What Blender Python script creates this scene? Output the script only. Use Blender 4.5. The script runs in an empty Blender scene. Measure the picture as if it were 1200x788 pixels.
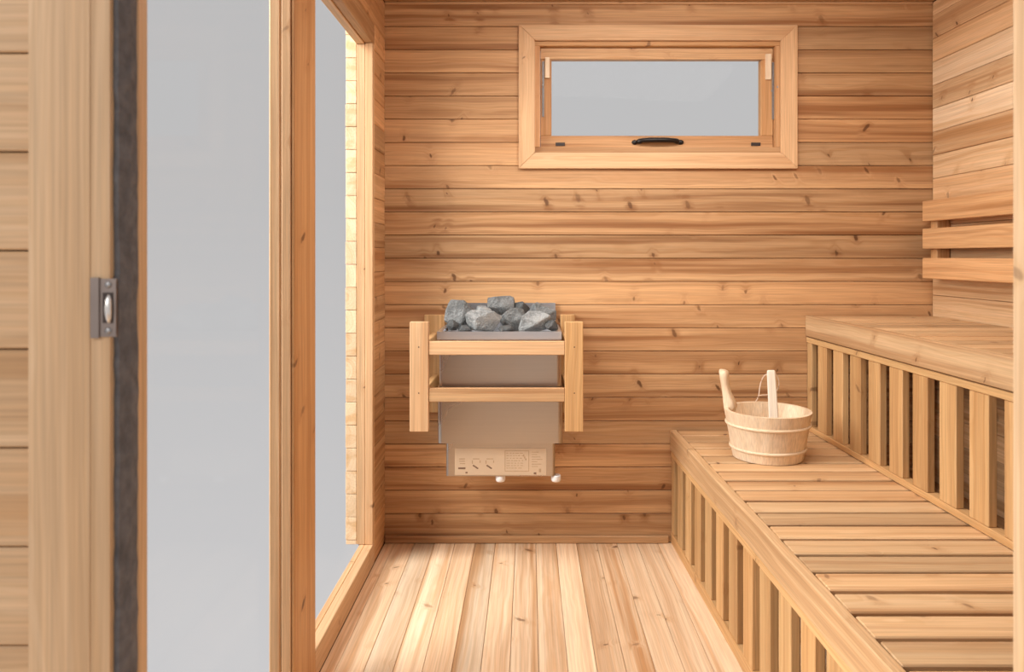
import bpy, bmesh, math, random
from mathutils import Vector, Matrix

# ------------------------------------------------------------------ camera, sky, lights, exposure
scn = bpy.context.scene
COL = scn.collection
F = 870.0                      # focal length in pixels of the 1200 px frame
PX, PY = 620.0, 300.0          # principal point
CAMZ = 1.109
Y0 = 2.871                     # face of the back wall
SK = 0.0253                    # the right side of the room runs very slightly out of square

cam_d = bpy.data.cameras.new('camera')
cam = bpy.data.objects.new('camera', cam_d); COL.objects.link(cam)
cam.location = (0, 0, CAMZ); cam.rotation_euler = (math.pi/2, 0, 0)
cam_d.sensor_width = 36.0; cam_d.lens = F/1200*36
cam_d.shift_x = -(PX-600)/1200; cam_d.shift_y = -(394-PY)/1200
cam_d.clip_start = 0.02
cam_d.dof.use_dof = True; cam_d.dof.focus_distance = 2.45; cam_d.dof.aperture_fstop = 8.0
scn.camera = cam

w = bpy.data.worlds.new('studio_grey'); scn.world = w; w.use_nodes = True
wn = w.node_tree.nodes; wl = w.node_tree.links
for n in list(wn): wn.remove(n)
wo = wn.new('ShaderNodeOutputWorld'); wb = wn.new('ShaderNodeBackground')
tc = wn.new('ShaderNodeTexCoord'); sx = wn.new('ShaderNodeSeparateXYZ'); mr = wn.new('ShaderNodeMapRange')
cr = wn.new('ShaderNodeMix'); cr.data_type = 'RGBA'
mr.inputs['From Min'].default_value = -0.45; mr.inputs['From Max'].default_value = 0.1
cr.inputs[6].default_value = (0.65, 0.632, 0.640, 1); cr.inputs[7].default_value = (0.558, 0.542, 0.545, 1)
wl.new(tc.outputs['Generated'], sx.inputs[0]); wl.new(sx.outputs['Z'], mr.inputs['Value'])
wl.new(mr.outputs['Result'], cr.inputs[0]); wl.new(cr.outputs[2], wb.inputs['Color'])
wl.new(wb.outputs[0], wo.inputs['Surface'])

def area(name, loc, target, sx_, sy_, power, color):
    d = bpy.data.lights.new(name, 'AREA'); d.shape = 'RECTANGLE'; d.size = sx_; d.size_y = sy_
    d.energy = power; d.color = color
    o = bpy.data.objects.new(name, d); COL.objects.link(o); o.location = loc
    o.rotation_euler = (Vector(target)-Vector(loc)).to_track_quat('-Z', 'Y').to_euler()
    return o
area('softbox_by_the_door', (-1.3, -1.3, 2.2), (-0.1, 1.2, 0.9), 1.6, 1.4, 24, (1.0, 0.97, 0.93))
area('softbox_outside_the_side_windows', (-2.4, 1.45, 2.25), (0.4, 1.9, 0.5), 1.7, 2.3, 180, (1.0, 0.97, 0.93))
area('ceiling_lamp', (0.50, 1.95, 2.04), (0.6, 2.5, 0.0), 1.1, 0.45, 20, (1.0, 0.95, 0.88))

scn.view_settings.view_transform = 'Standard'; scn.view_settings.look = 'None'
scn.view_settings.gamma = 1.0; scn.view_settings.use_curve_mapping = False
scn.view_settings.exposure = 0.0

# ------------------------------------------------------------------ helpers
def P(px, py, y): return Vector(((px-PX)*y/F, y, CAMZ+(PY-py)*y/F))
def skx(xb, y): return xb + SK*(Y0-y)
UX, UY, UZ = Vector((1,0,0)), Vector((0,1,0)), Vector((0,0,1))
SD = Vector((-SK, 1, 0)).normalized()           # direction of the right side of the room

class NT:
    """small wrapper to write node maths"""
    def __init__(s, name):
        s.m = bpy.data.materials.new(name); s.m.use_nodes = True
        s.t = s.m.node_tree; s.t.nodes.clear()
        s.out = s.n('ShaderNodeOutputMaterial')
    def n(s, k, **kw):
        x = s.t.nodes.new(k)
        for a, b in kw.items(): setattr(x, a, b)
        return x
    def put(s, sock, v):
        if isinstance(v, bpy.types.NodeSocket): s.t.links.new(v, sock)
        elif isinstance(v, (tuple, list)) and len(v) == 3 and sock.type == 'RGBA': sock.default_value = (*v, 1)
        else: sock.default_value = v
    def f(s, op, a, b=0.0, c=0.0):
        x = s.n('ShaderNodeMath', operation=op); s.put(x.inputs[0], a); s.put(x.inputs[1], b); s.put(x.inputs[2], c)
        return x.outputs[0]
    def vec(s, a, b, c):
        x = s.n('ShaderNodeCombineXYZ'); s.put(x.inputs[0], a); s.put(x.inputs[1], b); s.put(x.inputs[2], c); return x.outputs[0]
    def noise(s, v, scale=1.0, detail=2.0, rough=0.5, dims='3D'):
        x = s.n('ShaderNodeTexNoise', noise_dimensions=dims)
        if dims == '1D': s.put(x.inputs['W'], v)
        else: s.put(x.inputs['Vector'], v)
        x.inputs['Scale'].default_value = scale; x.inputs['Detail'].default_value = detail; x.inputs['Roughness'].default_value = rough
        return x.outputs[0]
    def rng(s, v, a, b, c, d, smooth=False):
        x = s.n('ShaderNodeMapRange', interpolation_type='SMOOTHSTEP' if smooth else 'LINEAR')
        for i, q in enumerate((v, a, b, c, d)): s.put(x.inputs[i], q)
        return x.outputs[0]
    def mix(s, fac, a, b, blend='MIX'):
        x = s.n('ShaderNodeMix', data_type='RGBA', blend_type=blend)
        s.put(x.inputs[0], fac); s.put(x.inputs[6], a); s.put(x.inputs[7], b); return x.outputs[2]
    def bsdf(s, color, rough=0.5, metal=0.0, bump=None, bstr=0.2, bdist=0.002, spec=0.5):
        b = s.n('ShaderNodeBsdfPrincipled'); s.put(b.inputs['Base Color'], color); s.put(b.inputs['Roughness'], rough)
        s.put(b.inputs['Metallic'], metal); b.inputs['Specular IOR Level'].default_value = spec
        if bump is not None:
            k = s.n('ShaderNodeBump'); k.inputs['Strength'].default_value = bstr; k.inputs['Distance'].default_value = bdist
            s.put(k.inputs['Height'], bump); s.t.links.new(k.outputs[0], b.inputs['Normal'])
        s.t.links.new(b.outputs[0], s.out.inputs[0]); return s.m

def wood(name, light, mid, dark, knots=0.6, var=0.5, streak=0.55, rough=0.55, scale=1.0, knot_col=(0.12, 0.045, 0.016)):
    """softwood: local X runs along the grain, Y across the board, Z through it"""
    g = NT(name)
    tcn = g.n('ShaderNodeTexCoord'); sep = g.n('ShaderNodeSeparateXYZ'); g.t.links.new(tcn.outputs['Object'], sep.inputs[0])
    oi = g.n('ShaderNodeObjectInfo'); r = oi.outputs['Random']
    r2 = g.f('FRACT', g.f('MULTIPLY', r, 17.31)); r3 = g.f('FRACT', g.f('MULTIPLY', r, 53.77)); r4 = g.f('FRACT', g.f('MULTIPLY', r, 131.9))
    u = g.f('ADD', sep.outputs[0], g.f('MULTIPLY', r, 41.0)); v = sep.outputs[1]; t = sep.outputs[2]
    vo = g.f('ADD', v, g.f('MULTIPLY', r2, 9.0))
    # knots
    vor = g.n('ShaderNodeTexVoronoi', voronoi_dimensions='2D', feature='F1'); vor.inputs['Scale'].default_value = 7.5*scale
    wob = g.f('MULTIPLY', g.noise(g.vec(u, vo, t), 55*scale, 1), 0.010/scale)
    sl = g.f('MULTIPLY', g.f('SUBTRACT', r3, 0.5), 1.3)
    g.put(vor.inputs['Vector'], g.vec(g.f('ADD', g.f('ADD', u, wob), g.f('MULTIPLY', v, sl)), g.f('ADD', g.f('MULTIPLY', vo, 0.55), wob), 0.0))
    d = vor.outputs['Distance']; vs = g.n('ShaderNodeSeparateColor'); g.t.links.new(vor.outputs['Color'], vs.inputs[0])
    has = g.f('LESS_THAN', vs.outputs[0], knots)
    rad = g.rng(g.f('POWER', vs.outputs[1], 1.6), 0, 1, 0.026, 0.085)
    kn = g.f('MULTIPLY', g.rng(d, g.f('MULTIPLY', rad, 0.45), g.f('MULTIPLY', rad, 1.1), 1, 0, True), has)
    halo = g.f('MULTIPLY', g.rng(d, 0.02, 0.26, 1, 0, True), has)
    # growth rings about a pith below the face
    lo = g.noise(g.vec(g.f('MULTIPLY', u, 1.6*scale), g.f('MULTIPLY', vo, 5.0*scale), g.f('MULTIPLY', t, 5.0)), 1.0, 2)
    lo2 = g.noise(g.vec(g.f('MULTIPLY', u, 5*scale), g.f('MULTIPLY', vo, 14.0*scale), g.f('MULTIPLY', r3, 20.0)), 1.0, 2)
    pv = g.f('MULTIPLY', g.f('SUBTRACT', r2, 0.5), 0.11)
    pw = g.f('ADD', 0.012, g.f('MULTIPLY', r3, 0.06))
    dv = g.f('ADD', g.f('SUBTRACT', v, pv), g.f('MULTIPLY', g.f('SUBTRACT', lo, 0.5), 0.055))
    dw = g.f('ADD', g.f('ADD', t, pw), g.f('MULTIPLY', g.f('SUBTRACT', lo2, 0.5), 0.016))
    rr = g.f('SQRT', g.f('ADD', g.f('MULTIPLY', dv, dv), g.f('MULTIPLY', dw, dw)))
    rr = g.f('ADD', rr, g.f('MULTIPLY', g.f('MULTIPLY', halo, halo), 0.009))
    rings = g.noise(g.f('ADD', rr, g.f('MULTIPLY', r4, 3.0)), 150*scale, 2.5, 0.6, '1D')
    broad = g.noise(g.f('ADD', rr, g.f('MULTIPLY', r2, 7.0)), 34*scale, 1.0, 0.5, '1D')
    band = g.noise(g.vec(g.f('MULTIPLY', u, 0.55), g.f('MULTIPLY', g.f('ADD', vo, g.f('MULTIPLY', lo, 0.02)), 24.0*scale), g.f('ADD', g.f('MULTIPLY', t, 12.0), g.f('MULTIPLY', halo, 0.12))), 1.0, 2, 0.6)
    band = g.f('MULTIPLY', g.rng(band, 0.47, 0.68, 0, 1, True), g.rng(r2, 0.10, 0.55, 0.2, 1.0))
    fine = g.noise(g.vec(g.f('MULTIPLY', u, 5.0), g.f('MULTIPLY', vo, 260.0), g.f('MULTIPLY', t, 260.0)), 1.0, 2)
    a = g.rng(rings, 0.36, 0.68, 0, 1, True)
    b = g.rng(broad, 0.38, 0.72, 0, 1, True)
    c = g.mix(g.f('MULTIPLY', a, 0.62), light, mid)
    c = g.mix(g.f('MULTIPLY', b, streak*0.6), c, dark)
    c = g.mix(g.f('MULTIPLY', band, min(1.0, streak*1.35)), c, dark)
    c = g.mix(g.f('MULTIPLY', halo, 0.22), c, dark)
    c = g.mix(g.f('MULTIPLY', kn, g.rng(vs.outputs[2], 0, 1, 0.35, 0.9)), c, knot_col)
    # tone of the single board
    tone = g.rng(r4, 0, 1, 1.0-var*0.42, 1.0+var*0.30)
    warm = g.rng(r3, 0, 1, 1.0-var*0.16, 1.0+var*0.16)
    fi = g.rng(fine, 0.3, 0.7, 0.86, 1.10)
    k = g.f('MULTIPLY', tone, fi)
    tint = g.n('ShaderNodeCombineColor'); g.put(tint.inputs[0], k); g.put(tint.inputs[1], g.f('MULTIPLY', k, g.f('POWER', warm, 0.5))); g.put(tint.inputs[2], g.f('MULTIPLY', k, warm))
    c = g.mix(1.0, c, tint.outputs[0], 'MULTIPLY')
    h = g.f('SUBTRACT', g.f('MULTIPLY', fine, 0.6), g.f('MULTIPLY', a, 0.5))
    return g.bsdf(c, rough, 0.0, h, 0.12, 0.001, 0.35)

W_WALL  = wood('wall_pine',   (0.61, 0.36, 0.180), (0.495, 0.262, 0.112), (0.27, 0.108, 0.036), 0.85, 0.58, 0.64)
W_SIDE  = wood('side_pine',   (0.66, 0.39, 0.195), (0.54, 0.285, 0.12),    (0.36, 0.155, 0.053),  0.50, 0.55, 0.55)
W_RIGHT = wood('right_pine',  (0.74, 0.48, 0.27),  (0.63, 0.365, 0.175),   (0.45, 0.21, 0.078),   0.60, 0.50, 0.6)  # lighter than the side pine, partly light on this wall put into its colour
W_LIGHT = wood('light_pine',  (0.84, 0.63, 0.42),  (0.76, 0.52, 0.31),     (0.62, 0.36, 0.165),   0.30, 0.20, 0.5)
W_FLOOR = wood('floor_pine',  (0.84, 0.63, 0.43),   (0.73, 0.48, 0.28),   (0.50, 0.24, 0.09),   0.40, 0.50, 0.6)
W_BENCH = wood('bench_pine',  (0.645, 0.425, 0.235),  (0.54, 0.318, 0.148),   (0.36, 0.17, 0.066),   0.60, 0.50, 0.55)
W_SLAT  = wood('slat_pine',   (0.65, 0.405, 0.190),  (0.54, 0.30, 0.118),   (0.38, 0.175, 0.058),  0.30, 0.36, 0.45)
W_POST  = wood('post_pine',   (0.62, 0.345, 0.155), (0.53, 0.26, 0.098),   (0.39, 0.16, 0.048),   0.70, 0.20, 0.5)
W_CASE  = wood('casing_pine', (0.71, 0.46, 0.26),   (0.63, 0.38, 0.195),   (0.50, 0.255, 0.11),   0.30, 0.15, 0.45)
W_PALE  = wood('pale_pine',   (0.66, 0.455, 0.275), (0.58, 0.375, 0.205),  (0.46, 0.265, 0.125),  0.25, 0.14, 0.55)
W_BUCK  = wood('bucket_pine', (0.86, 0.69, 0.50),   (0.80, 0.61, 0.415),   (0.70, 0.50, 0.31),    0.06, 0.10, 0.4, 0.5)
W_WHITE = wood('ladle_birch', (0.88, 0.78, 0.65),   (0.84, 0.72, 0.57),    (0.78, 0.63, 0.46),    0.0,  0.05, 0.2, 0.5)

def plain(name, col, rough=0.5, metal=0.0, nscale=0, namp=0.1, bstr=0.0):
    g = NT(name); tcn = g.n('ShaderNodeTexCoord')
    if nscale:
        nz = g.noise(tcn.outputs['Object'], nscale, 3, 0.6)
        c = g.mix(nz, tuple(max(0, q*(1-namp)) for q in col), tuple(min(1, q*(1+namp)) for q in col))
        return g.bsdf(c, rough, metal, nz if bstr else None, bstr, 0.004)
    return g.bsdf(col, rough, metal)
M_BACK  = plain('dark_backing', (0.10, 0.045, 0.018), 0.8, 0, 20, 0.2)
M_FELT  = plain('grey_felt', (0.125, 0.120, 0.124), 0.95, 0, 60, 0.75, 0.9)
M_METAL = plain('worn_nickel', (0.31, 0.25, 0.22), 0.33, 0.9, 40, 0.12)
M_DARKM = plain('dark_slot', (0.05, 0.035, 0.03), 0.5, 0.4, 40, 0.2)
M_IRON  = plain('black_iron', (0.018, 0.014, 0.013), 0.35, 0.5, 60, 0.3, 0.2)
M_GREYM = plain('galvanised_steel', (0.36, 0.35, 0.35), 0.4, 0.9, 70, 0.15)
M_STAY  = plain('dull_zinc', (0.20, 0.19, 0.19), 0.5, 0.6, 90, 0.4)
M_LIP   = plain('bright_nickel', (0.80, 0.77, 0.73), 0.25, 0.8, 40, 0.05)
M_CORD  = plain('cotton_cord', (0.72, 0.55, 0.42), 0.9, 0, 200, 0.15)
M_KNOB  = plain('white_plastic', (0.86, 0.84, 0.84), 0.25, 0, 30, 0.03)
M_PLATE = plain('printed_plate', (0.62, 0.47, 0.325), 0.4, 0.1, 30, 0.04)
M_INK   = plain('dark_print', (0.20, 0.11, 0.07), 0.6, 0, 80, 0.2)
M_INK2  = plain('faded_print', (0.46, 0.31, 0.19), 0.6, 0, 80, 0.2)
def steel(name, col, rough):
    g = NT(name); tcn = g.n('ShaderNodeTexCoord')
    mp = g.n('ShaderNodeMapping'); mp.inputs['Scale'].default_value = (3, 3, 420); g.t.links.new(tcn.outputs['Object'], mp.inputs[0])
    nz = g.noise(mp.outputs[0], 1.0, 2)
    big = g.noise(tcn.outputs['Object'], 6, 1)
    c = g.mix(nz, tuple(q*0.93 for q in col), tuple(min(1, q*1.05) for q in col))
    return g.bsdf(c, g.rng(big, 0.3, 0.7, rough-0.05, rough+0.06), 1.0, nz, 0.06, 0.001)
M_STEEL = steel('brushed_steel', (0.54, 0.465, 0.395), 0.30)  # warm tint puts the reflection of the pine floor into the colour
M_TRAY  = steel('tray_steel', (0.72, 0.74, 0.78), 0.34)
def stone_mat(name, tone):
    g = NT(name); tcn = g.n('ShaderNodeTexCoord'); v = tcn.outputs['Object']
    a = g.noise(v, 22, 4, 0.65); b = g.noise(v, 170, 3, 0.6); c = g.noise(v, 7, 2)
    col = g.mix(g.rng(a, 0.30, 0.70, 0, 1, True), tuple(q*tone for q in (0.15, 0.158, 0.16)), tuple(q*tone for q in (0.34, 0.35, 0.35)))
    col = g.mix(g.f('MULTIPLY', g.rng(b, 0.5, 0.72, 0, 1, True), 0.3), col, tuple(q*tone for q in (0.55, 0.56, 0.55)))
    return g.bsdf(col, 0.85, 0.0, g.f('ADD', a, g.f('MULTIPLY', b, 0.5)), 1.0, 0.009)
M_STONES = [stone_mat('peridotite_grey', 0.75), stone_mat('peridotite_dark', 0.33), stone_mat('peridotite_pale', 1.12)]
def glass():
    g = NT('window_glass'); tr = g.n('ShaderNodeBsdfTransparent'); gl = g.n('ShaderNodeBsdfGlossy'); gl.inputs['Roughness'].default_value = 0.02
    tr.inputs[0].default_value = (0.97, 0.98, 0.98, 1)
    fr = g.n('ShaderNodeFresnel'); fr.inputs[0].default_value = 1.45
    mx = g.n('ShaderNodeMixShader'); g.t.links.new(g.f('MULTIPLY', fr.outputs[0], 0.03), mx.inputs[0])
    g.t.links.new(tr.outputs[0], mx.inputs[1]); g.t.links.new(gl.outputs[0], mx.inputs[2]); g.t.links.new(mx.outputs[0], g.out.inputs[0])
    return g.m
M_GLASS = glass()

def tag(o, label=None, cat=None, group=None, kind=None):
    if label: o['label'] = label
    if cat: o['category'] = cat
    if group: o['group'] = group
    if kind: o['kind'] = kind
    return o
ROOTS = {}
def empty(name, loc, label, cat=None, group=None, kind=None):
    o = bpy.data.objects.new(name, None); COL.objects.link(o); o.location = loc; o.empty_display_size = 0.05
    return tag(o, label, cat, group, kind)
def wloc(o):
    v = Vector(o.location)
    return v if o.parent is None else v + wloc(o.parent)   # every parent stays unrotated
def link(name, me, parent=None, loc=(0,0,0), rot=None):
    o = bpy.data.objects.new(name, me); COL.objects.link(o)
    M = (rot.to_4x4() if rot is not None else Matrix.Identity(4)); L = Vector(loc)
    if parent is not None:
        o.parent = parent; L = L - wloc(parent)
    M = Matrix.Translation(L) @ M
    o.matrix_local = M
    return o
def mesh_from(bm, name, mat, smooth=False):
    me = bpy.data.meshes.new(name); bmesh.ops.recalc_face_normals(bm, faces=bm.faces[:]); bm.to_mesh(me); bm.free()
    me.materials.append(mat)
    if smooth:
        for p in me.polygons: p.use_smooth = True
    return me
CACHE = {}
def box_mesh(size, mat, bev):
    key = (round(size[0], 4), round(size[1], 4), round(size[2], 4), mat.name, bev)
    if key not in CACHE:
        bm = bmesh.new(); bmesh.ops.create_cube(bm, size=1.0)
        for q in bm.verts: q.co = Vector((q.co.x*size[0], q.co.y*size[1], q.co.z*size[2]))
        if bev: bmesh.ops.bevel(bm, geom=bm.edges[:], offset=bev, segments=1, affect='EDGES')
        CACHE[key] = mesh_from(bm, 'board', mat)
    return CACHE[key]
def board(name, parent, c, L, W, size, mat, bev=0.0015):
    """box: size = (along L, along W, thickness); grain along L"""
    L = L.normalized(); W = (W - L*W.dot(L)).normalized(); T = L.cross(W)
    R = Matrix((L, W, T)).transposed()
    return link(name, box_mesh(size, mat, bev), parent, c, R)
def bb(name, parent, lo, hi, L, W, mat, bev=0.0015):
    """axis-aligned box given by two corners"""
    lo = Vector(lo); hi = Vector(hi); s = hi-lo; c = (lo+hi)/2
    T = L.cross(W); dim = lambda d: abs(s.x*d.x)+abs(s.y*d.y)+abs(s.z*d.z)
    return board(name, parent, c, L, W, (dim(L), dim(W), dim(T)), mat, bev)
def boxes(name, parent, lst, mat, loc=(0,0,0)):
    bm = bmesh.new()
    for lo, hi in lst:
        r = bmesh.ops.create_cube(bm, size=1.0)
        for q in r['verts']:
            q.co = Vector([lo[i]+(q.co[i]+0.5)*(hi[i]-lo[i]) for i in range(3)]) - Vector(loc)
    return link(name, mesh_from(bm, name, mat), parent, loc)
def lathe(prof, seg=32, closed=False):
    bm = bmesh.new(); rings = []
    for r, z in prof:
        rings.append([bm.verts.new((r*math.cos(2*math.pi*i/seg), r*math.sin(2*math.pi*i/seg), z)) for i in range(seg)])
    n = len(rings)
    for k in range(n if closed else n-1):
        a, b = rings[k], rings[(k+1) % n]
        for i in range(seg): bm.faces.new((a[i], a[(i+1) % seg], b[(i+1) % seg], b[i]))
    if not closed:
        bm.faces.new(rings[0][::-1]); bm.faces.new(rings[-1])
    return bm
def tube(bm, pts, rad, seg=8, caps=True):
    rings = []
    for i, p in enumerate(pts):
        a = Vector(pts[max(0, i-1)]); b = Vector(pts[min(len(pts)-1, i+1)]); t = (b-a).normalized()
        s = t.cross(UZ) if abs(t.z) < 0.95 else t.cross(UX); s.normalize(); q = s.cross(t)
        r = rad[i] if isinstance(rad, (list, tuple)) else rad
        rings.append([bm.verts.new(Vector(p)+s*r*math.cos(2*math.pi*k/seg)+q*r*math.sin(2*math.pi*k/seg)) for k in range(seg)])
    for a, b in zip(rings, rings[1:]):
        for k in range(seg): bm.faces.new((a[k], a[(k+1) % seg], b[(k+1) % seg], b[k]))
    if caps: bm.faces.new(rings[0][::-1]); bm.faces.new(rings[-1])
def tube_obj(name, parent, pts, rad, mat, seg=8):
    c = sum((Vector(p) for p in pts), Vector())/len(pts); bm = bmesh.new()
    tube(bm, [Vector(p)-c for p in pts], rad, seg); return link(name, mesh_from(bm, name, mat, True), parent, c)

# ------------------------------------------------------------------ room shell
ZC = 2.089                      # ceiling
XL = -0.558                     # inner face of the left wall
XRB = 1.558                     # inner face of the right wall where it meets the back wall
YF = 0.718                      # inner face of the front wall
PIT = 0.08976

def row_edges(z_ref, pitch, lo, hi):
    zs = []; z = z_ref
    while z - pitch > lo + 0.012: z -= pitch
    while z < hi:
        if z > lo + 0.012: zs.append(z)
        z += pitch
    zs = [lo] + [q for q in zs if q < hi-0.012] + [hi]
    return zs

# floor
floor = boxes('floor', None, [((-0.62, 0.69, -0.060), (1.72, 2.93, -0.0195))], M_BACK, (0.5, 1.8, -0.04))
tag(floor, 'pale pine plank floor running back to the far wall', 'floor', kind='structure')
x = 0.0264
while x > XL: x -= 0.078
while x < 1.60:
    a, b = max(x, XL), min(x+0.078, 1.625)
    if b-a > 0.01:
        yy = Y0 if b < XRB-0.005 else Y0-0.25
        if b > XRB: pass
        dz = random.Random(int(x*1000)).uniform(-0.0006, 0)
        bb('plank', floor, (a+0.0006, YF+0.002, -0.018+dz), (b-0.0006, (Y0-0.001 if b < XRB else min(Y0-0.001, Y0-(b-XRB)/SK)), dz), UY, UX, W_FLOOR, 0.0012)
    x += 0.078

# back wall with a hole for the window
hx0, hx1 = P(617, 0, Y0).x, P(926, 0, Y0).x
hz0, hz1 = P(0, 194.2, Y0).z, P(0, 31, Y0).z
yb = Y0+0.0185
wall_back = boxes('wall_back', None, [((-0.66, yb, -0.06), (hx0, yb+0.05, ZC+0.05)), ((hx1, yb, -0.06), (1.66, yb+0.05, ZC+0.05)),
      ((hx0, yb, -0.06), (hx1, yb+0.05, hz0)), ((hx0, yb, hz1), (hx1, yb+0.05, ZC+0.05))], M_BACK, (0.5, Y0, 1.0))
tag(wall_back, 'back wall of horizontal honey-coloured pine planks', 'wall', kind='structure')
zs = row_edges(P(0, 31, Y0).z, PIT, 0.0, ZC)
rg = random.Random(5)
for a, b in zip(zs, zs[1:]):
    dy = rg.uniform(-0.0008, 0.0004); g = 0.0010
    spans = [(XL-0.015, XRB+0.02)]
    if a > hz0-0.01 and b < hz1+0.01: spans = [(XL-0.015, hx0), (hx1, XRB+0.02)]
    for s, e in spans:
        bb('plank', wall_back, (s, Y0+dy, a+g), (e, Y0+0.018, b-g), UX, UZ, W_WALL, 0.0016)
base = bb('baseboard_back', None, (XL+0.002, Y0-0.014, 0.001), (0.538, Y0-0.001, 0.029), UX, UZ, W_WALL, 0.003)
tag(base, 'thin pine baseboard along the foot of the back wall', 'baseboard', kind='structure')

top_strip = bb('trim_2', None, (XL+0.002, Y0-0.012, ZC-0.009), (XRB-0.002, Y0-0.001, ZC-0.0005), UX, UZ, W_CASE, 0.002)  # pale strip across the top edge of the back wall
tag(top_strip, 'thin pale strip along the top of the back wall', 'moulding', kind='structure')

# right wall (slightly out of square with the back wall)
ln = Y0-YF-0.004
def right_pt(y, off, z): return Vector((skx(XRB, y)+off, y, z))
ym = (Y0+YF)/2-0.002
wall_right = board('wall_right', None, right_pt(ym, 0.0395, ZC/2), SD, UZ, (ln, ZC+0.08, 0.04), M_BACK, 0)
tag(wall_right, 'right-hand wall of horizontal pine planks above the benches', 'wall', kind='structure')
def child_of_rot(o, par):
    # parents may be rotated here, so keep world placement
    mw = o.matrix_basis.copy(); o.parent = par; o.matrix_parent_inverse = Matrix.Identity(4); o.matrix_basis = par.matrix_basis.inverted() @ mw
zs = row_edges(P(0, 46.6, Y0).z, PIT, 0.0, ZC)
for a, b in zip(zs, zs[1:]):
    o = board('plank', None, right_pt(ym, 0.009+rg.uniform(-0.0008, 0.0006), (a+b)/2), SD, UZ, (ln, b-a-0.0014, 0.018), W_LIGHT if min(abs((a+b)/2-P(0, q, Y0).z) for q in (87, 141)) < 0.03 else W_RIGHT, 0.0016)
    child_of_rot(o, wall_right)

# ceiling
ceiling = boxes('ceiling', None, [((-0.66, 0.66, ZC+0.0185), (1.68, 2.95, ZC+0.05))], M_BACK, (0.5, 1.8, ZC+0.03))
tag(ceiling, 'pine plank ceiling just showing above the back wall', 'ceiling', kind='structure')
n = 24; pw_ = (Y0-YF)/n
for i in range(n):
    a = YF+i*pw_
    bb('plank', ceiling, (XL+0.001, a+0.0007, ZC), (XRB-0.001, a+pw_-0.0007, ZC+0.018), UX, UY, W_SIDE, 0.0016)

# left wall: narrow plank field by the corner, lintel planks, window frames
YJ = 2.653; ZS = 0.075; ZL = 1.872; XO = -0.619
wall_left = empty('wall_left', (XL-0.03, 2.76, 0.0), 'left wall with plank strip in the corner and planks over the windows', 'wall', kind='structure')
boxes('backing', wall_left, [((-0.6155, YJ+0.030, 0.0), (-0.5765, Y0+0.018, ZC+0.018)), ((-0.6155, YF, 1.947), (-0.5765, YJ+0.030, ZC+0.018))], M_BACK, (-0.59, 2.4, 1.5))
zs = row_edges(1.947, PIT, 0.0, ZC)
for a, b in zip(zs, zs[1:]):
    full = a > 1.93
    dx = rg.uniform(-0.0006, 0.0008)
    lo = YF+0.002 if full else YJ+0.0285
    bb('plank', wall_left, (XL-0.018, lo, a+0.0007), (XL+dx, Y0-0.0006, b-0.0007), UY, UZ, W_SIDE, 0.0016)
# outer cladding of the left wall, ends of the boards seen through the window
zs = row_edges(1.90, 0.0822, ZS, ZC)
for a, b in zip(zs, zs[1:]):
    dx = rg.uniform(-0.001, 0.001)
    bb('cladding_board', wall_left, (-0.656+dx, YJ+0.001+rg.uniform(0, 0.0015), a+0.0008), (-0.617, Y0+0.06, b-0.0008), UY, UZ, W_LIGHT, 0.0015)  # pale pine puts the outside glare into the board colour

# window in the left wall between post and corner
YP0, YP1 = 1.765, 1.94
def side_window(name, y0, y1, label, far):
    r = empty(name, (XL-0.03, (y0+y1)/2, 0.0), label, 'window', kind='structure')
    fr = 0.027
    es = y1+fr if far else y1
    bb('sill', r, (XL-0.030, y0, 0.0), (XL, es, ZS), UY, UZ, W_CASE, 0.002)
    bb('outer_sill', r, (XL-0.0500, y0, 0.0), (XL-0.0305, es, ZS-0.0005), UY, UZ, W_CASE, 0.002)
    e = y1+fr if far else y1
    bb('lintel', r, (XL-0.030, y0, ZL), (XL, e, 1.9462), UY, UZ, W_SIDE, 0.002)
    bb('outer_lintel', r, (XO, y0, ZL-0.004), (XL-0.0305, e, 1.9462), UY, UZ, W_CASE, 0.002)
    if far:
        bb('jamb', r, (XL-0.028, y1, ZS+0.0005), (XL, y1+fr, ZL-0.0005), UZ, UX, W_CASE, 0.002)
        bb('outer_jamb', r, (XL-0.0585, y1+0.002, ZS+0.0005), (XL-0.0285, y1+fr, ZL-0.0045), UZ, UX, W_CASE, 0.002)
    else:
        bb('jamb', r, (XL-0.028, y0-0.05, 0.0), (XL, y0-0.0005, 1.9462), UZ, UY, W_CASE, 0.002)
    g = bb('glass_pane', r, (XL-0.0440, y0+0.004, ZS+0.0005), (XL-0.0385, y1-0.002, ZL-0.005), UY, UZ, M_GLASS, 0)
    return r
side_window('window_2', YP1, YJ, 'tall glazed window beside the post in the left wall, near the corner', True)
side_window('window_3', 0.80, YP0, 'wide glazed opening between the grey-sealed door frame and the post', False)
post = empty('trim_1', (XL-0.03, (YP0+YP1)/2, 0.0), 'upright pine post with knots between the two left windows', 'post', kind='structure')
bb('facing_board', post, (XL-0.008, YP0+0.002, 0.0), (XL, YP1, 1.9462), UZ, UY, W_POST, 0.002)
bb('post_board', post, (XL-0.0315, YP0, 0.0), (XL-0.0085, YP1, 1.9462), UZ, UX, W_CASE, 0.002)
bb('post_board', post, (XO, YP0+0.001, 0.0), (XL-0.0335, YP1, 1.9462), UZ, UX, W_CASE, 0.003)

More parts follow.
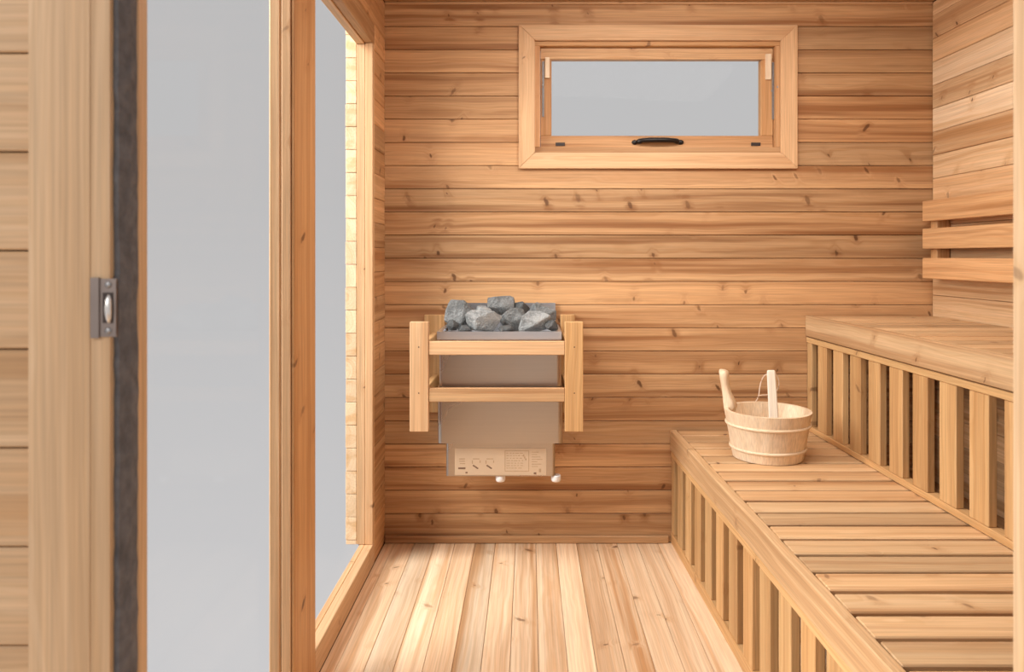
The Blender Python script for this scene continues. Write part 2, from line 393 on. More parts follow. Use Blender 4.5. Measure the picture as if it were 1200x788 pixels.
# front wall the camera looks through
wall_front = boxes('wall_front', None, [((-1.25, 0.694, -0.06), (-0.446, YF-0.002, ZC+0.05)), ((0.53, 0.694, -0.06), (1.75, YF-0.002, ZC+0.05))], M_BACK, (0.2, 0.70, 1.0))
tag(wall_front, 'near plank wall at the left edge beside the door frame', 'wall', kind='structure')
zs = row_edges(1.2937, 0.0900, -0.06, ZC+0.05)
for a, b in zip(zs, zs[1:]):
    dy = rg.uniform(-0.0005, 0.0005)
    bb('plank', wall_front, (-1.25, 0.675+dy, a+0.0007), (-0.4462, 0.6935, b-0.0007), UX, UZ, W_PALE, 0.0016)
    bb('plank', wall_front, (0.5305, 0.675+dy, a+0.0007), (1.75, 0.6935, b-0.0007), UX, UZ, W_PALE, 0.0016)
door = empty('door_1', (0.05, 0.69, -0.06), 'open doorway frame in the foreground with a metal strike plate and grey seal', 'door frame', kind='structure')
bb('jamb', door, (-0.4455, 0.660, -0.06), (-0.3905, YF-0.003, ZC+0.05), UZ, UX, W_PALE, 0.0006)
bb('jamb_stop', door, (-0.3904, 0.6606, -0.06), (-0.3730, 0.698, ZC+0.05), UZ, UX, W_PALE, 0.0005)
bb('inner_jamb', door, (-0.3900, 0.7000, -0.06), (-0.3685, YF, ZC+0.05), UZ, UX, W_CASE, 0.0015)
bb('added_head_jamb', door, (-0.3676, 0.660, 1.93), (0.4665, YF, ZC+0.05), UX, UZ, W_PALE, 0.002)  # unseen header, added to hold back ambient light at the doorway
# unseen pine deck under the camera, added for warm bounce and steel reflections
for k in range(26):
    bb('added_deck_plank', floor, (-1.25+k*0.115, -2.2, -0.080), (-1.25+k*0.115+0.112, 0.655, -0.062), UY, UX, W_FLOOR, 0.0015)
# felt seal with a wavy torn edge
bm = bmesh.new(); rs = random.Random(3); nz = 150; prev = None
for i in range(nz+1):
    z = -0.06 + (ZC+0.11)*i/nz
    w0 = 0.6665+rs.uniform(-0.0010, 0.0010)+0.0006*math.sin(z*9); w1 = 0.6995+rs.uniform(-0.0008, 0.0010)+0.001*math.sin(z*7+1)
    xa = -0.3676+rs.uniform(-0.0006, 0.0006)
    ring = [bm.verts.new((-0.3725, w0, z)), bm.verts.new((xa-0.001, w0+0.001, z)), bm.verts.new((xa+0.001+rs.uniform(-0.0007, 0.0007), (w0+w1)/2, z)), bm.verts.new((xa-0.001, w1-0.001, z)), bm.verts.new((-0.3725, w1, z))]
    if prev:
        for k in range(4): bm.faces.new((prev[k], prev[k+1], ring[k+1], ring[k]))
    prev = ring
c0 = Vector((-0.37, 0.683, 1.0))
for q in bm.verts: q.co -= c0
seal = link('seal_strip', mesh_from(bm, 'seal_strip', M_FELT), door, c0); seal['label'] = 'dark grey felt seal strip'
bb('jamb', door, (0.4670, 0.660, -0.06), (0.530, YF, ZC+0.05), UZ, UY, W_PALE, 0.002)
# strike plate: pressed plate wrapped round the corner with slot, roller and two screws
sp0 = P(108, 325.5, 0.6605); sp1 = P(137.5, 396, 0.6605)
zc_ = (sp0.z+sp1.z)/2; hh = sp0.z-sp1.z
plate = boxes('strike_plate', door, [((sp0.x, 0.6575, sp1.z), (sp0.x+0.0075, 0.6600, sp0.z)), ((sp0.x+0.0075, 0.6590, sp1.z+0.001), (sp1.x, 0.6606, sp0.z-0.001)),
      ((sp1.x-0.0022, 0.6585, sp1.z+0.002), (sp1.x, 0.6600, sp0.z-0.002))], M_METAL, (sp0.x+0.012, 0.659, zc_))
plate['label'] = 'worn nickel strike plate'
boxes('latch_slot', plate, [((sp0.x+0.0105, 0.6583, zc_-0.0135), (sp0.x+0.0195, 0.65895, zc_+0.0135))], M_DARKM, (sp0.x+0.015, 0.6586, zc_))
bm = bmesh.new(); tube(bm, [Vector((0, 0.0005*abs(i-3)-0.001, (i-3)*0.0042)) for i in range(7)], [0.0014, 0.0026, 0.0030, 0.0031, 0.0030, 0.0026, 0.0014], 10)
link('latch_lip', mesh_from(bm, 'latch_lip', M_LIP, True), plate, (sp0.x+0.0165, 0.6575, zc_-0.001))
for dz in (0.0205, -0.0205):
    bm = lathe([(0.0029, 0.0), (0.0029, 0.0006), (0.0018, 0.0013), (0.0005, 0.0014)], 14)
    link('screw', mesh_from(bm, 'screw', M_GREYM, True), plate, (sp0.x+0.0152, 0.6590, zc_+dz), Matrix.Rotation(math.pi/2, 3, 'X'))

# ------------------------------------------------------------------ window in the back wall
win = empty('window_1', (P(771, 0, Y0).x, Y0, P(0, 113, Y0).z), 'wide low pine-framed window high on the back wall', 'window', kind='structure')
YC = Y0-0.016
ox0, oz1 = P(607.7, 29.5, YC).x, P(0, 29.0, YC).z; ox1, oz0 = P(935, 0, YC).x, P(0, 197.6, YC).z
ix0, iz1 = P(627, 0, YC).x, P(0, 47, YC).z; ix1, iz0 = P(915.5, 0, YC).x, P(0, 179, YC).z
def mitred(name, parent, a, b, inner_a, inner_b, y0, y1, mat):
    """casing board with mitred ends: a,b outer corners, inner corners; (x,z) pairs"""
    L = Vector((b[0]-a[0], 0, b[1]-a[1])).normalized(); c = Vector(((a[0]+b[0]+inner_a[0]+inner_b[0])/4, (y0+y1)/2, (a[1]+b[1]+inner_a[1]+inner_b[1])/4))
    T = UY.copy(); Wd = T.cross(L); R = Matrix((L, Wd, T)).transposed(); Ri = R.inverted()
    bm = bmesh.new(); f = [bm.verts.new(Ri @ (Vector((p[0], y0, p[1]))-c)) for p in (a, b, inner_b, inner_a)]
    k = [bm.verts.new(Ri @ (Vector((p[0], y1, p[1]))-c)) for p in (a, b, inner_b, inner_a)]
    bm.faces.new(f); bm.faces.new(k[::-1])
    for i in range(4): bm.faces.new((f[i], k[i], k[(i+1) % 4], f[(i+1) % 4]))
    bmesh.ops.recalc_face_normals(bm, faces=bm.faces[:])
    bmesh.ops.bevel(bm, geom=bm.edges[:], offset=0.0022, segments=2, affect='EDGES')
    return link(name, mesh_from(bm, name, mat), parent, c, R)
A, B, C_, D = (ox0, oz1), (ox1, oz1), (ox1, oz0), (ox0, oz0)
a_, b_, c_, d_ = (ix0, iz1), (ix1, iz1), (ix1, iz0), (ix0, iz0)
for o4 in ((A, B, a_, b_), (B, C_, b_, c_), (C_, D, c_, d_), (D, A, d_, a_)):
    mitred('casing_board', win, o4[0], o4[1], o4[2], o4[3], YC, Y0-0.0012, W_CASE)
# frame lining in the wall
fx0, fz1 = P(633, 0, Y0).x, P(0, 53.5, Y0).z; fx1, fz0 = P(909, 0, Y0).x, P(0, 172.5, Y0).z
q0, q1 = hx0+0.001, hx1-0.001
bb('frame_board', win, (q0, Y0+0.001, fz1), (q1, Y0+0.075, hz1-0.002), UX, UY, W_POST, 0.0015)
bb('frame_board', win, (q0, Y0+0.001, hz0+0.002), (q1, Y0+0.075, fz0), UX, UY, W_SIDE, 0.0015)
bb('frame_board', win, (q0, Y0+0.001, fz0+0.0005), (fx0, Y0+0.075, fz1-0.0005), UZ, UY, W_SIDE, 0.0015)
bb('frame_board', win, (fx1, Y0+0.001, fz0+0.0005), (q1, Y0+0.075, fz1-0.0005), UZ, UY, W_SIDE, 0.0015)
# sash
ys0, ys1 = Y0+0.026, Y0+0.060
sash = empty('sash', Vector((P(770, 0, ys0).x, ys0, P(0, 113, ys0).z))-wloc(win), 'hinged inner sash'); del sash['label']; sash.parent = win
gx0, gz1 = P(646.3, 0, ys0).x, P(0, 69.5, ys0).z; gx1, gz0 = P(891.5, 0, ys0).x, P(0, 159.2, ys0).z
bb('sash_rail', sash, (fx0+0.0015, ys0, gz1), (fx1-0.0015, ys1, fz1-0.0015), UX, UZ, W_SIDE, 0.002)
bb('sash_rail', sash, (fx0+0.0015, ys0, fz0+0.0015), (fx1-0.0015, ys1, gz0), UX, UZ, W_SIDE, 0.002)
bb('sash_stile', sash, (fx0+0.0015, ys0, gz0+0.0003), (gx0, ys1, gz1-0.0003), UZ, UX, W_POST, 0.002)
bb('sash_stile', sash, (gx1, ys0, gz0+0.0003), (fx1-0.0015, ys1, gz1-0.0003), UZ, UX, W_POST, 0.002)
bb('glass_pane', sash, (gx0, ys0+0.022, gz0), (gx1, ys0+0.027, gz1), UX, UZ, M_GLASS, 0)
# iron pull handle on the lower rail
hp0, hp1 = P(746, 166.3, ys0-0.008), P(796, 166.3, ys0-0.008)
h = tube_obj('pull_handle', sash, [hp0+Vector((0.004, 0.007, 0)), hp0+Vector((0.010, -0.003, 0.0015)), hp0+Vector((0.022, -0.010, 0.004)), hp0.lerp(hp1, .3)+Vector((0, -0.016, 0.0045)),
      hp0.lerp(hp1, .5)+Vector((0, -0.016, 0.0045)), hp0.lerp(hp1, .7)+Vector((0, -0.016, 0.0045)), hp1+Vector((-0.022, -0.010, 0.004)), hp1+Vector((-0.010, -0.003, 0.0015)), hp1+Vector((-0.004, 0.007, 0))],
      [0.008, 0.0105, 0.0085, 0.0095, 0.0095, 0.0095, 0.0085, 0.0105, 0.008], M_IRON, 10)
h['label'] = 'black iron pull handle'
for hp, s in ((hp0, -1), (hp1, 1)):
    bm = lathe([(0.0095, 0), (0.0095, 0.002), (0.006, 0.0045), (0.002, 0.005)], 14)
    for q in bm.verts: q.co.x *= 1.35
    link('handle_plate', mesh_from(bm, 'handle_plate', M_IRON, True), h, hp+Vector((s*0.006, 0.0078, -0.001)), Matrix.Rotation(math.pi/2, 3, 'X'))
for px_ in (656.5, 885.5):
    bb('hinge_leaf', sash, P(px_-5.5, 171.2, ys0)+Vector((0, -0.003, 0)), P(px_+5.5, 167.2, ys0)+Vector((0, -0.0003, 0)), UX, UZ, M_DARKM, 0.0006)
# friction stays and wooden corner blocks
for s, bx0, bx1, bz0, bz1, stx, stz0, stz1 in ((-1, 638.5, 644, 92, 68, 636.5, 137, 72), (1, 896.5, 903, 94, 64, 906.0, 140, 73)):
    bb('corner_block', sash, P(bx0, bz0, ys0)+Vector((0, -0.012, 0)), P(bx1, bz1, ys0)+Vector((0, -0.0005, 0)), UZ, UX, W_BUCK, 0.001)
    st = bb('window_stay', win, P(stx-1.2, stz0, ys0-0.006), P(stx+1.2, stz1, ys0-0.006)+Vector((0, 0.003, 0)), UZ, UX, M_STAY, 0.0006)
    for k in range(3):
        z = stz0+(stz1-stz0)*(0.22+0.3*k)
        bm = lathe([(0.0042, 0), (0.0042, 0.003), (0.002, 0.0045)], 10)
        link('rivet', mesh_from(bm, 'rivet', M_GREYM, True), st, P(stx+0.4, z, ys0-0.006), Matrix.Rotation(math.pi/2, 3, 'X'))

# ------------------------------------------------------------------ benches
def ybench(n): return Y0-0.003-0.092*n
YN = 0.80                                   # near end, hidden behind the door frame
def bench(label, xb, x_right, ztop, zbot, rail_b, right_skew, group):
    r = empty('sauna_bench', (skx(xb, 1.9)+0.25, 1.85, zbot), label, 'bench', group)
    ym = (Y0-0.002+YN)/2; L = (Y0-0.002-YN)/math.sqrt(1/(1+SK*SK))
    L = (Y0-0.002-YN)
    def along(name, off, thick, z0, z1, mat, bev=0.002):
        return board(name, r, (skx(xb, ym)+off+thick/2, ym, (z0+z1)/2), SD, UZ, (L, z1-z0, thick), mat, bev)
    zf = ztop-0.079
    along('fascia_board', 0.0, 0.026, zf, ztop, W_BENCH, 0.0025)
    along('top_rail', 0.004, 0.034, zf-0.024, zf-0.0035, W_SLAT)
    along('bottom_rail', 0.004, 0.034, zbot, zbot+rail_b, W_SLAT)
    # seat slats across the bench
    n = 0; rs = random.Random(int(ztop*100))
    while ybench(n+1) > YN-0.02:
        y1 = ybench(n)-0.0075; y0 = ybench(n+1)+0.0075
        yc = (y0+y1)/2; xa = skx(xb, yc)+0.0275; xe = (skx(x_right, yc) if right_skew else x_right)-0.003
        bb('seat_slat', r, (xa, y0, ztop-0.031+rs.uniform(-0.001, 0)), (xe, y1, ztop-0.0005+rs.uniform(-0.001, 0.0005)), UX, UY, W_BENCH, 0.0025)
        n += 1
    # upright slats of the front
    ys = [Y0-0.052] + [2.768-0.1305*k-0.0375 for k in range(15)]
    for k, yc in enumerate(ys):
        wd = 0.075 if k else 0.040
        if yc-wd/2 < YN+0.02: break
        if k == 0: yc = Y0-0.025
        board('front_slat', r, (skx(xb, yc)+0.0055+0.011+rs.uniform(0, 0.001), yc, (zf-0.024+zbot+rail_b)/2), UZ, SD, (zf-0.024-zbot-rail_b-0.0008, wd, 0.022), W_SLAT, 0.0018)
    # bearers under the seat
    board('bearer', r, (skx(xb, ym)+0.060, ym, ztop-0.031-0.0012-0.0185), SD, UZ, (L, 0.036, 0.036), W_SLAT, 0.002)
    e = (x_right-0.06)
    board('bearer', r, (skx(e, ym), ym, ztop-0.031-0.0012-0.0185), SD, UZ, (L, 0.036, 0.036), W_SLAT, 0.002)
    return r
ZB1, ZB2 = 0.436, 0.878
b1 = bench('lower sauna bench with slatted seat carrying the wooden bucket', P(784.8, 0, Y0).x, 1.125, ZB1, 0.0005, 0.040, True, None)
b2 = bench('upper sauna bench against the right wall, below the backrest', P(943.5, 0, Y0).x, XRB, ZB2, ZB1+0.0008, 0.020, True, None)
for par, xb, xr, zt, zb_ in ((b1, P(784.8, 0, Y0).x, 1.125, ZB1-0.0692, 0.0005), (b2, P(943.5, 0, Y0).x, XRB, ZB2-0.0692, 0.0005)):
    for y in (Y0-0.03, 1.75, YN+0.05):
        bb('leg', par, (skx(xr-0.06, y)-0.018, y-0.02, zb_), (skx(xr-0.06, y)+0.018, y+0.02, zt-0.0005), UZ, UX, W_SLAT, 0.002)

# backrest on the right wall
br = empty('backrest', (skx(XRB, 1.9)-0.04, 1.85, 1.02), 'three-board slatted backrest fixed to the right wall above the upper bench', 'backrest')
yfar, ynear = 2.802, YN
ym = (yfar+ynear)/2; Lb = yfar-ynear
for zt, zb_ in ((1.315, 1.238), (1.211, 1.135), (1.101, 1.024)):
    board('backrest_board', br, (skx(1.4835, ym)+0.011-0.0017, ym, (zt+zb_)/2), SD, UZ, (Lb, zt-zb_, 0.022), W_SIDE, 0.0025)
for y in (2.768, 1.85, 0.95):
    bb('spacer_block', br, (skx(1.4835, y)+0.0225, y-0.022, 1.03), (skx(XRB, y)-0.004, y+0.022, 1.305), UZ, UY, W_POST, 0.002)

# ------------------------------------------------------------------ heater
YHF = 2.600
ht = empty('sauna_heater', (-0.10, 2.73, 0.33), 'brushed steel electric sauna heater hung on the back wall behind the guard rail', 'heater')
hx_0, hx_1 = P(512.5, 0, YHF).x, P(659.5, 0, YHF).x
def rounded_shell(name, parent, x0, x1, y0, y1, z0, z1, r, mat, seg=5):
    bm = bmesh.new(); pts = []
    for cx, cy, a0 in ((x1-r, y0+r, -90), ):
        pass
    for k in range(seg+1):
        a = math.radians(180+90*k/seg); pts.append((x0+r+r*math.cos(a), y0+r+r*math.sin(a)))
    for k in range(seg+1):
        a = math.radians(270+90*k/seg); pts.append((x1-r+r*math.cos(a), y0+r+r*math.sin(a)))
    pts += [(x1, y1), (x0, y1)]
    c = Vector(((x0+x1)/2, (y0+y1)/2, (z0+z1)/2))
    lo = [bm.verts.new(Vector((p[0], p[1], z0))-c) for p in pts]; hi = [bm.verts.new(Vector((p[0], p[1], z1))-c) for p in pts]
    n = len(pts)
    for i in range(n): bm.faces.new((lo[i], lo[(i+1) % n], hi[(i+1) % n], hi[i]))
    bm.faces.new(lo[::-1]); bm.faces.new(hi)
    return link(name, mesh_from(bm, name, mat), parent, c)
zb1 = P(0, 520, YHF).z; zseam = P(0, 453.5, YHF).z; zt1 = P(0, 397, YHF).z
rounded_shell('body', ht, hx_0+0.009, hx_1-0.009, YHF+0.012, Y0-0.002, zb1+0.002, zt1-0.002, 0.014, M_STEEL)
rounded_shell('front_panel', ht, hx_0, hx_1, YHF, YHF+0.16, zb1, zseam-0.0015, 0.016, M_STEEL)
rounded_shell('front_panel', ht, hx_0+0.004, hx_1-0.004, YHF+0.003, YHF+0.16, zseam+0.0015, zt1-0.004, 0.016, M_STEEL)
# stone tray: open frame of four folded sides and a floor
tx0, tx1, ty0, ty1 = P(512, 0, 2.585).x, P(658, 0, 2.585).x, 2.585, Y0-0.012
tz0, tz1 = P(0, 398.5, 2.585).z, P(0, 389, 2.585).z
tray = boxes('stone_tray', ht, [((tx0, ty0, tz0), (tx1, ty0+0.004, tz1)), ((tx0, ty0+0.004, tz0), (tx0+0.004, ty1, tz1)), ((tx1-0.004, ty0+0.004, tz0), (tx1, ty1, tz1)),
     ((tx0+0.004, ty0+0.004, tz0), (tx1-0.004, ty1, tz0+0.004)), ((tx0+0.004, ty0+0.004, tz1-0.002), (tx1-0.004, ty0+0.016, tz1)),
     ((tx0+0.004, ty0+0.016, tz1-0.002), (tx0+0.016, ty1, tz1)), ((tx1-0.016, ty0+0.016, tz1-0.002), (tx1-0.004, ty1, tz1))], M_TRAY, (-0.1, 2.72, 0.84))
sz1 = P(0, 355.5, 2.845).z; sx0, sx1 = P(524.5, 0, 2.845).x, P(651, 0, 2.845).x
boxes('back_shield', ht, [((sx0, ty1, tz0), (sx1, Y0-0.004, sz1))], M_TRAY, (-0.1, 2.86, 0.88))
# control box with printed plate and two knobs
YCB = 2.622
cx0, cx1 = P(522.5, 0, YCB).x, P(650.5, 0, YCB).x; cz0, cz1 = P(0, 558.3, YCB).z, zb1-0.001
cb = rounded_shell('control_box', ht, cx0, cx1, YCB, Y0-0.002, cz0, cz1, 0.010, M_STEEL)
lx0, lx1, lz0, lz1 = P(533, 0, YCB).x, P(640, 0, YCB).x, P(0, 556.8, YCB).z, P(0, 525.5, YCB).z
lp = boxes('printed_plate', cb, [((lx0, YCB-0.0012, lz0), (lx1, YCB-0.0002, lz1))], M_PLATE, ((lx0+lx1)/2, YCB, (lz0+lz1)/2))
lp['label'] = 'printed pictogram plate'
ink, ink2 = [], []
yi0, yi1 = YCB-0.0017, YCB-0.0013
def mark(lst, x0, y0, x1, y1): 
    a = P(x0, y1, YCB); b = P(x1, y0, YCB); lst.append(((a.x, yi0, a.z), (b.x, yi1, b.z)))
# three pictograms
mark(ink, 537, 548.0, 545.5, 550.0); mark(ink2, 538, 537.5, 545, 538.6); mark(ink2, 538, 540.3, 545, 541.2); mark(ink2, 539, 543.0, 545, 543.9); mark(ink, 545.5, 553.2, 548, 555)
for ox in (552, 568):
    mark(ink2, ox+2, 537.5, ox+10, 538.4); mark(ink2, ox+1, 539.8, ox+2, 543.6); mark(ink2, ox+10, 539.8, ox+11, 542.6)
    for k in range(4): mark(ink, ox+2+k*1.5, 545.2+k*1.0, ox+4+k*1.5, 546.6+k*1.0)
# framed wiring table and small print
mark(ink2, 591.5, 528.2, 620, 528.9); mark(ink2, 591.5, 552.0, 620, 552.7); mark(ink2, 591.5, 528.9, 592.2, 552.0); mark(ink2, 619.3, 528.9, 620, 552.0)
rs = random.Random(8)
for k in range(7):
    y = 531.0+k*2.9; xx = 593.5
    while xx < 612:
        wd = rs.uniform(1.5, 4.5); mark(ink2, xx, y, min(xx+wd, 613), y+0.7); xx += wd+rs.uniform(0.8, 1.8)
for k in range(3): mark(ink2, 613+k*1.2, 533+k*2.2, 614.4+k*1.2, 535.2+k*2.2)
for k in range(7):
    y = 529.8+k*2.8; mark(ink2, 623.0, y, 623.0+rs.uniform(5, 13), y+0.6)
mark(ink2, 631.5, 549.5, 634, 553.5); mark(ink, 625.5, 553.8, 628.5, 556)
boxes('dark_print', lp, ink, M_INK, ((lx0+lx1)/2, YCB, (lz0+lz1)/2))['kind'] = 'stuff'; boxes('fine_print', lp, ink2, M_INK2, ((lx0+lx1)/2, YCB, (lz0+lz1)/2))['kind'] = 'stuff'
for kx, ky, kyd in ((586.5, 559.0, YCB+0.019), (651.5, 559.0, YCB+0.019)):
    p = P(kx, ky, kyd); kr = 0.0175
    bm = lathe([(0.010, 0.0), (0.0165, 0.001), (kr, -0.004), (kr, -0.016), (0.0150, -0.022), (0.005, -0.024)], 20)
    o = link('control_knob', mesh_from(bm, 'control_knob', M_KNOB, True), ht, (p.x, kyd, cz0-0.0012)); o['label'] = 'white round knob under the control box'

# wooden guard around the heater
YG0 = 2.54
gd = empty('heater_guard', (-0.11, 2.7, 0.50), 'pine guard rail of four posts and rails around the steel heater', 'guard rail')
gxl0, gxl1 = P(480, 0, YG0).x, P(502, 0, YG0).x; gxr0, gxr1 = P(662, 0, YG0).x, P(683.5, 0, YG0).x
gz1, gz0 = P(0, 377.5, YG0).z, P(0, 506.5, YG0).z
bb('post', gd, (gxl0, YG0, gz0), (gxl1, YG0+0.026, gz1), UZ, UX, W_CASE, 0.002)
bb('post', gd, (gxr0, YG0, gz0), (gxr1, YG0+0.026, gz1), UZ, UX, W_SLAT, 0.002)
for gx in ((gxl0+gxl1)/2-0.001, (gxr0+gxr1)/2+0.001):
    for py_ in (407, 461):
        bm = lathe([(0.0022, 0.0), (0.0022, 0.0006), (0.0012, 0.0009)], 10)
        link('nail_head', mesh_from(bm, 'nail_head', M_DARKM), gd, (gx, YG0-0.0001, P(0, py_, YG0).z), Matrix.Rotation(math.pi/2, 3, 'X'))
bxl0, bxl1 = P(497, 0, Y0-0.03).x, P(516.5, 0, Y0-0.03).x; bxr0, bxr1 = P(655, 0, Y0-0.03).x, P(674, 0, Y0-0.03).x
bzb = P(0, 484, Y0-0.03).z
bb('post', gd, (bxl0, Y0-0.028, bzb), (hx_0-0.002, Y0-0.0015, gz1), UZ, UX, W_SLAT, 0.002)
bb('post', gd, (hx_1+0.002, Y0-0.028, bzb), (bxr1, Y0-0.0015, gz1), UZ, UX, W_SLAT, 0.002)
for (t_, b_) in ((400.5, 416.5), (455.5, 471.5)):
    z1, z0 = P(0, t_, YG0).z, P(0, b_, YG0).z
    bb('front_rail', gd, (gxl1+0.0005, YG0+0.003, z0), (gxr0-0.0005, YG0+0.024, z1), UX, UZ, W_CASE if t_ < 450 else W_BENCH, 0.002)
    xl_ = hx_0-0.026
    bb('side_rail', gd, (gxl1-0.0255, YG0+0.0265, z0), (gxl1-0.0035, Y0-0.0285, z1), UY, UZ, W_SLAT, 0.002)
    bb('side_rail', gd, (gxr0+0.0035, YG0+0.0265, z0), (gxr0+0.0255, Y0-0.0285, z1), UY, UZ, W_SLAT, 0.002)

# stones in the tray
def stone(cx, cy, wpx, hpx, y, mi, seed, label, tilt=0.0, ztop=None):
    rs = random.Random(seed); c = P(cx, cy, y); a = wpx*y/F/2*1.1; b = hpx*y/F/2*1.1; dpt = min(a, 0.040)*rs.uniform(0.85, 1.05)
    bm = bmesh.new(); vs = []; dirs = []
    while len(dirs) < 13:
        v = Vector((rs.gauss(0, 1), rs.gauss(0, 1), rs.gauss(0, 1))).normalized()
        if all(v.angle(q) > 0.62 for q in dirs) or rs.random() < 0.02: dirs.append(v)
    for v in dirs:
        f = max(abs(v.x), abs(v.y), abs(v.z))**0.45; v = v/f*rs.uniform(0.86, 1.08)
        vs.append(bm.verts.new((v.x*a, v.y*dpt, v.z*b)))
    r = bmesh.ops.convex_hull(bm, input=vs)
    junk = [g for g in r['geom_interior'] if isinstance(g, bmesh.types.BMVert)]
    if junk: bmesh.ops.delete(bm, geom=junk, context='VERTS')
    bmesh.ops.bevel(bm, geom=bm.edges[:], offset=0.0018, segments=1, affect='EDGES')
    # fill the nominal size
    xs = [q.co.x for q in bm.verts]; zs_ = [q.co.z for q in bm.verts]
    sx_, sz_ = 2*a/(max(xs)-min(xs)), 2*b/(max(zs_)-min(zs_)); mx_, mz_ = (max(xs)+min(xs))/2, (max(zs_)+min(zs_))/2
    for q in bm.verts: q.co.x = (q.co.x-mx_)*sx_; q.co.z = (q.co.z-mz_)*sz_
    o = link('sauna_stone', mesh_from(bm, 'sauna_stone', M_STONES[mi]), None, c, Matrix.Rotation(tilt, 3, 'Y'))
    return tag(o, label, 'stone', 'sauna stones heaped in the heater tray')
stone(538, 369, 30, 32, 2.70, 0, 11, 'big grey heater stone at the left end of the heap', 0.2)
stone(566.5, 376.5, 38, 23, 2.645, 2, 27, 'wide pale stone lying at the front of the heap, left of middle', 0.05)
stone(587.5, 358.5, 30, 21, 2.785, 0, 33, 'topmost stone of the heap, at the back')
stone(602, 374, 27, 28, 2.70, 0, 42, 'upright grey stone in the middle of the heap', 0.5)
stone(626, 377, 36, 24, 2.64, 2, 57, 'broad pale stone at the front right of the heap', -0.15)
stone(636, 366.5, 29, 22, 2.72, 0, 68, 'grey stone with a blunt end behind the front right one')
stone(530.5, 381, 14, 12, 2.63, 1, 71, 'small dark stone tucked in the front left corner of the tray')
stone(545, 386, 15, 9, 2.625, 1, 84, 'small flat dark stone between the left end stone and the wide pale one')
stone(567, 364.5, 17, 11, 2.72, 2, 95, 'small pale stone wedged behind the wide front stone')
stone(593, 385.5, 17, 9, 2.625, 1, 103, 'small dark stone at the tray edge under the upright stone')
stone(646, 382, 15, 12, 2.63, 1, 112, 'small dark stone in the front right corner of the tray')
stone(610, 362, 20, 16, 2.79, 1, 121, 'dark stone half hidden behind the upright one')

# ------------------------------------------------------------------ bucket and ladle
YB = 2.49; bc = Vector((P(899.5, 0, YB).x, YB, ZB1+0.0012))
bk = empty('water_bucket', bc, 'pale wooden stave bucket with tall ear handle on the lower bench', 'bucket')
R0, R1, HB = 0.114, 0.141, 0.156; TH = 0.013; NS = 18
def rad(z): return R0+(R1-R0)*z/HB
def stave_mesh(ear=False):
    bm = bmesh.new(); half = math.pi/NS-0.0012; k = 4
    zl = [0, HB*0.5, HB]; rings = []
    for z in zl:
        ro = rad(z); ri = ro-TH; out = []
        for j in range(k+1):
            a = -half+2*half*j/k; out.append((ro*math.cos(a), ro*math.sin(a), z))
        for j in range(k+1):
            a = half-2*half*j/k; out.append((ri*math.cos(a), ri*math.sin(a), z))
        rings.append([bm.verts.new(p) for p in out])
    n = 2*(k+1)
    for a, b in zip(rings, rings[1:]):
        for i in range(n): bm.faces.new((a[i], a[(i+1) % n], b[(i+1) % n], b[i]))
    bm.faces.new(rings[0][::-1]); bm.faces.new(rings[-1])
    bmesh.ops.recalc_face_normals(bm, faces=bm.faces[:])
    # canonical frame: grain (z) -> local X
    R = Matrix(((0, 0, 1), (0, 1, 0), (-1, 0, 0)))
    bmesh.ops.transform(bm, matrix=R.to_4x4(), verts=bm.verts[:])
    return mesh_from(bm, 'stave', W_BUCK), R.inverted()
sm, Ri = stave_mesh()
ear_az = math.radians(150)
for i in range(NS):
    link('stave', sm, bk, bc, Matrix.Rotation(ear_az+2*math.pi*i/NS, 3, 'Z') @ Ri)
bm = lathe([(R0-TH-0.0005, 0.008), (R0-TH+0.0008, 0.020)], 40); link('bottom', mesh_from(bm, 'bottom', W_BUCK), bk, bc)
for hz in (0.034, 0.112):
    r = rad(hz); pr = []
    for j in range(7):
        a = -math.pi/2+math.pi*j/6; pr.append((r+0.0007+0.0052*math.cos(a)+0.0006*math.sin(a), hz+0.0055*math.sin(a)))
    bm = lathe(pr, 48, closed=True); link('hoop', mesh_from(bm, 'hoop', W_BUCK, True), bk, bc)
# ear: one stave carried up as a handle
bm = bmesh.new(); prof = [(HB-0.030, 0.046), (HB, 0.046), (HB+0.020, 0.041), (HB+0.045, 0.035), (HB+0.072, 0.034), (HB+0.095, 0.039), (HB+0.109, 0.041), (HB+0.118, 0.035), (HB+0.123, 0.020)]
rings = []
for k_, (z, wd) in enumerate(prof):
    tl = rad(z)-0.002 if z <= HB else rad(HB)-0.002+(z-HB)*0.15
    hw = wd/2; to = 0.004; ti = -0.016 if z < HB-0.01 else -(0.034, 0.030, 0.022, 0.018, 0.021, 0.023, 0.021, 0.014)[k_-1]
    rings.append([bm.verts.new(p) for p in ((tl+to-0.004, -hw, z), (tl+to, -hw+0.005, z), (tl+to, hw-0.005, z), (tl+to-0.004, hw, z), (tl+ti+0.004, hw, z), (tl+ti, hw-0.005, z), (tl+ti, -hw+0.005, z), (tl+ti+0.004, -hw, z))])
for a, b in zip(rings, rings[1:]):
    for i in range(8): bm.faces.new((a[i], a[(i+1) % 8], b[(i+1) % 8], b[i]))
bm.faces.new(rings[0][::-1]); bm.faces.new(rings[-1])
bmesh.ops.transform(bm, matrix=Ri.inverted().to_4x4(), verts=bm.verts[:])
link('ear_handle', mesh_from(bm, 'ear_handle', W_BUCK, True), bk, bc, Matrix.Rotation(ear_az, 3, 'Z') @ Ri)

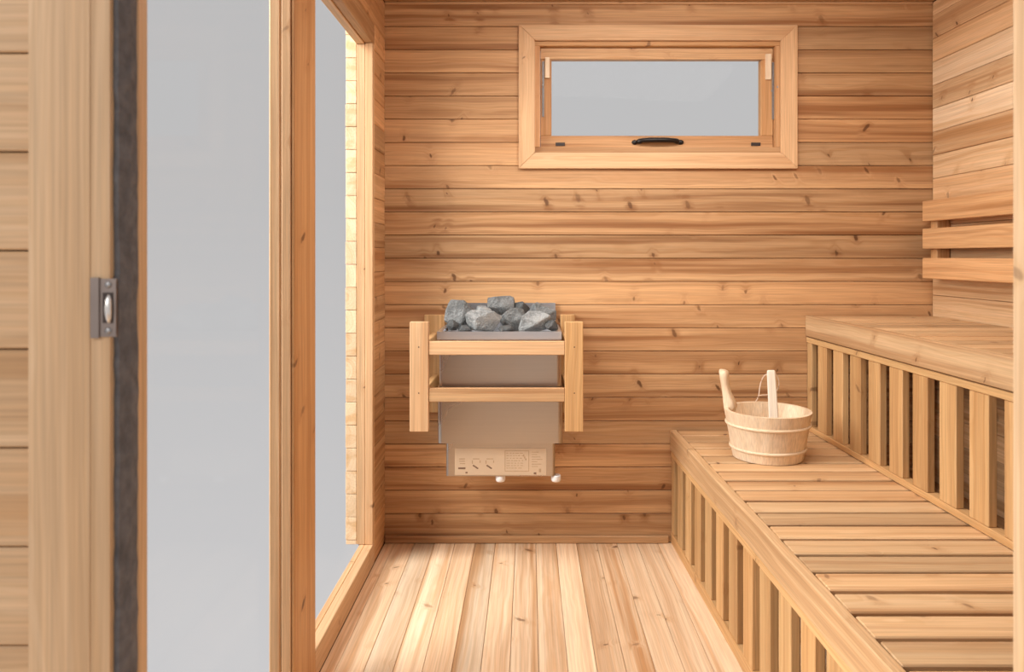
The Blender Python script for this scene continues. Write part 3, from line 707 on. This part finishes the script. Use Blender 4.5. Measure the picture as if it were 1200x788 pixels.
tipw = P(903.5, 434, 2.455); lowp = bc+Vector((0.016, 0.010, 0.035))
rim = P(907, 487, 2.395)
dirl = (tipw-rim).normalized()
ld = empty('ladle', lowp, 'white wooden ladle with cord loop leaning in the stave bucket', 'ladle')
foot = P(908.5, 521, 2.432); dirl = (tipw-foot).normalized(); L_ = (tipw-foot).length
side = dirl.cross(Vector((0.27, 1, 0)).normalized()).normalized()
bm = bmesh.new(); rings = []
for s, wd, th in ((0, 0.031, 0.012), (0.05, 0.031, 0.013), (L_*0.6, 0.029, 0.013), (L_-0.012, 0.027, 0.013), (L_-0.003, 0.025, 0.012), (L_, 0.019, 0.009)):
    hw, ht_ = wd/2, th/2
    rings.append([bm.verts.new((s-L_/2, *p)) for p in ((-hw, -ht_+0.003), (-hw+0.003, -ht_), (hw-0.003, -ht_), (hw, -ht_+0.003), (hw, ht_-0.003), (hw-0.003, ht_), (-hw+0.003, ht_), (-hw, ht_-0.003))])
for a, b in zip(rings, rings[1:]):
    for i in range(8): bm.faces.new((a[i], a[(i+1) % 8], b[(i+1) % 8], b[i]))
bm.faces.new(rings[0][::-1]); bm.faces.new(rings[-1])
W_ = -side; T_ = dirl.cross(W_); Rm = Matrix((dirl, W_, T_)).transposed()
link('handle', mesh_from(bm, 'handle', W_WHITE), ld, (foot+tipw)/2, Rm)
# bowl of the ladle, down in the bucket
bm = lathe([(0.004, -0.034), (0.020, -0.031), (0.031, -0.020), (0.036, 0.0), (0.033, 0.0), (0.028, -0.018), (0.017, -0.028), (0.003, -0.030)], 24)
link('bowl', mesh_from(bm, 'bowl', W_WHITE, True), ld, foot+Vector((0.0, 0.040, 0.028)))
# cord loop through the handle tip
yc_ = tipw.y+0.004
cp = [(902, 440), (898, 440), (894.5, 446), (892, 455), (891, 463), (889.5, 468), (887.2, 472)]
cp2 = [(905, 440), (909, 438.5), (913, 443), (914.7, 450), (913, 457), (908.5, 462), (900, 464), (893, 464.5), (890, 466)]
bm = bmesh.new(); c = P(902, 452, yc_)
def smooth_path(pts, n=4):
    out = []
    for i in range(len(pts)-1):
        p0 = pts[max(i-1, 0)]; p1 = pts[i]; p2 = pts[i+1]; p3 = pts[min(i+2, len(pts)-1)]
        for k in range(n):
            t = k/n
            out.append(0.5*((2*p1)+(p2-p0)*t+(2*p0-5*p1+4*p2-p3)*t*t+(3*p1-p0-3*p2+p3)*t**3))
    out.append(pts[-1]); return out
off = Vector((0, 0.014, 0))
tube(bm, smooth_path([P(a, b, yc_)+off*min(1, i*0.6)-c for i, (a, b) in enumerate(cp)]), 0.0019, 6)
tube(bm, smooth_path([P(a, b, yc_)+off*min(1, i*0.6)-c for i, (a, b) in enumerate(cp2)]), 0.0019, 6)
link('cord_loop', mesh_from(bm, 'cord_loop', M_CORD, True), ld, c)
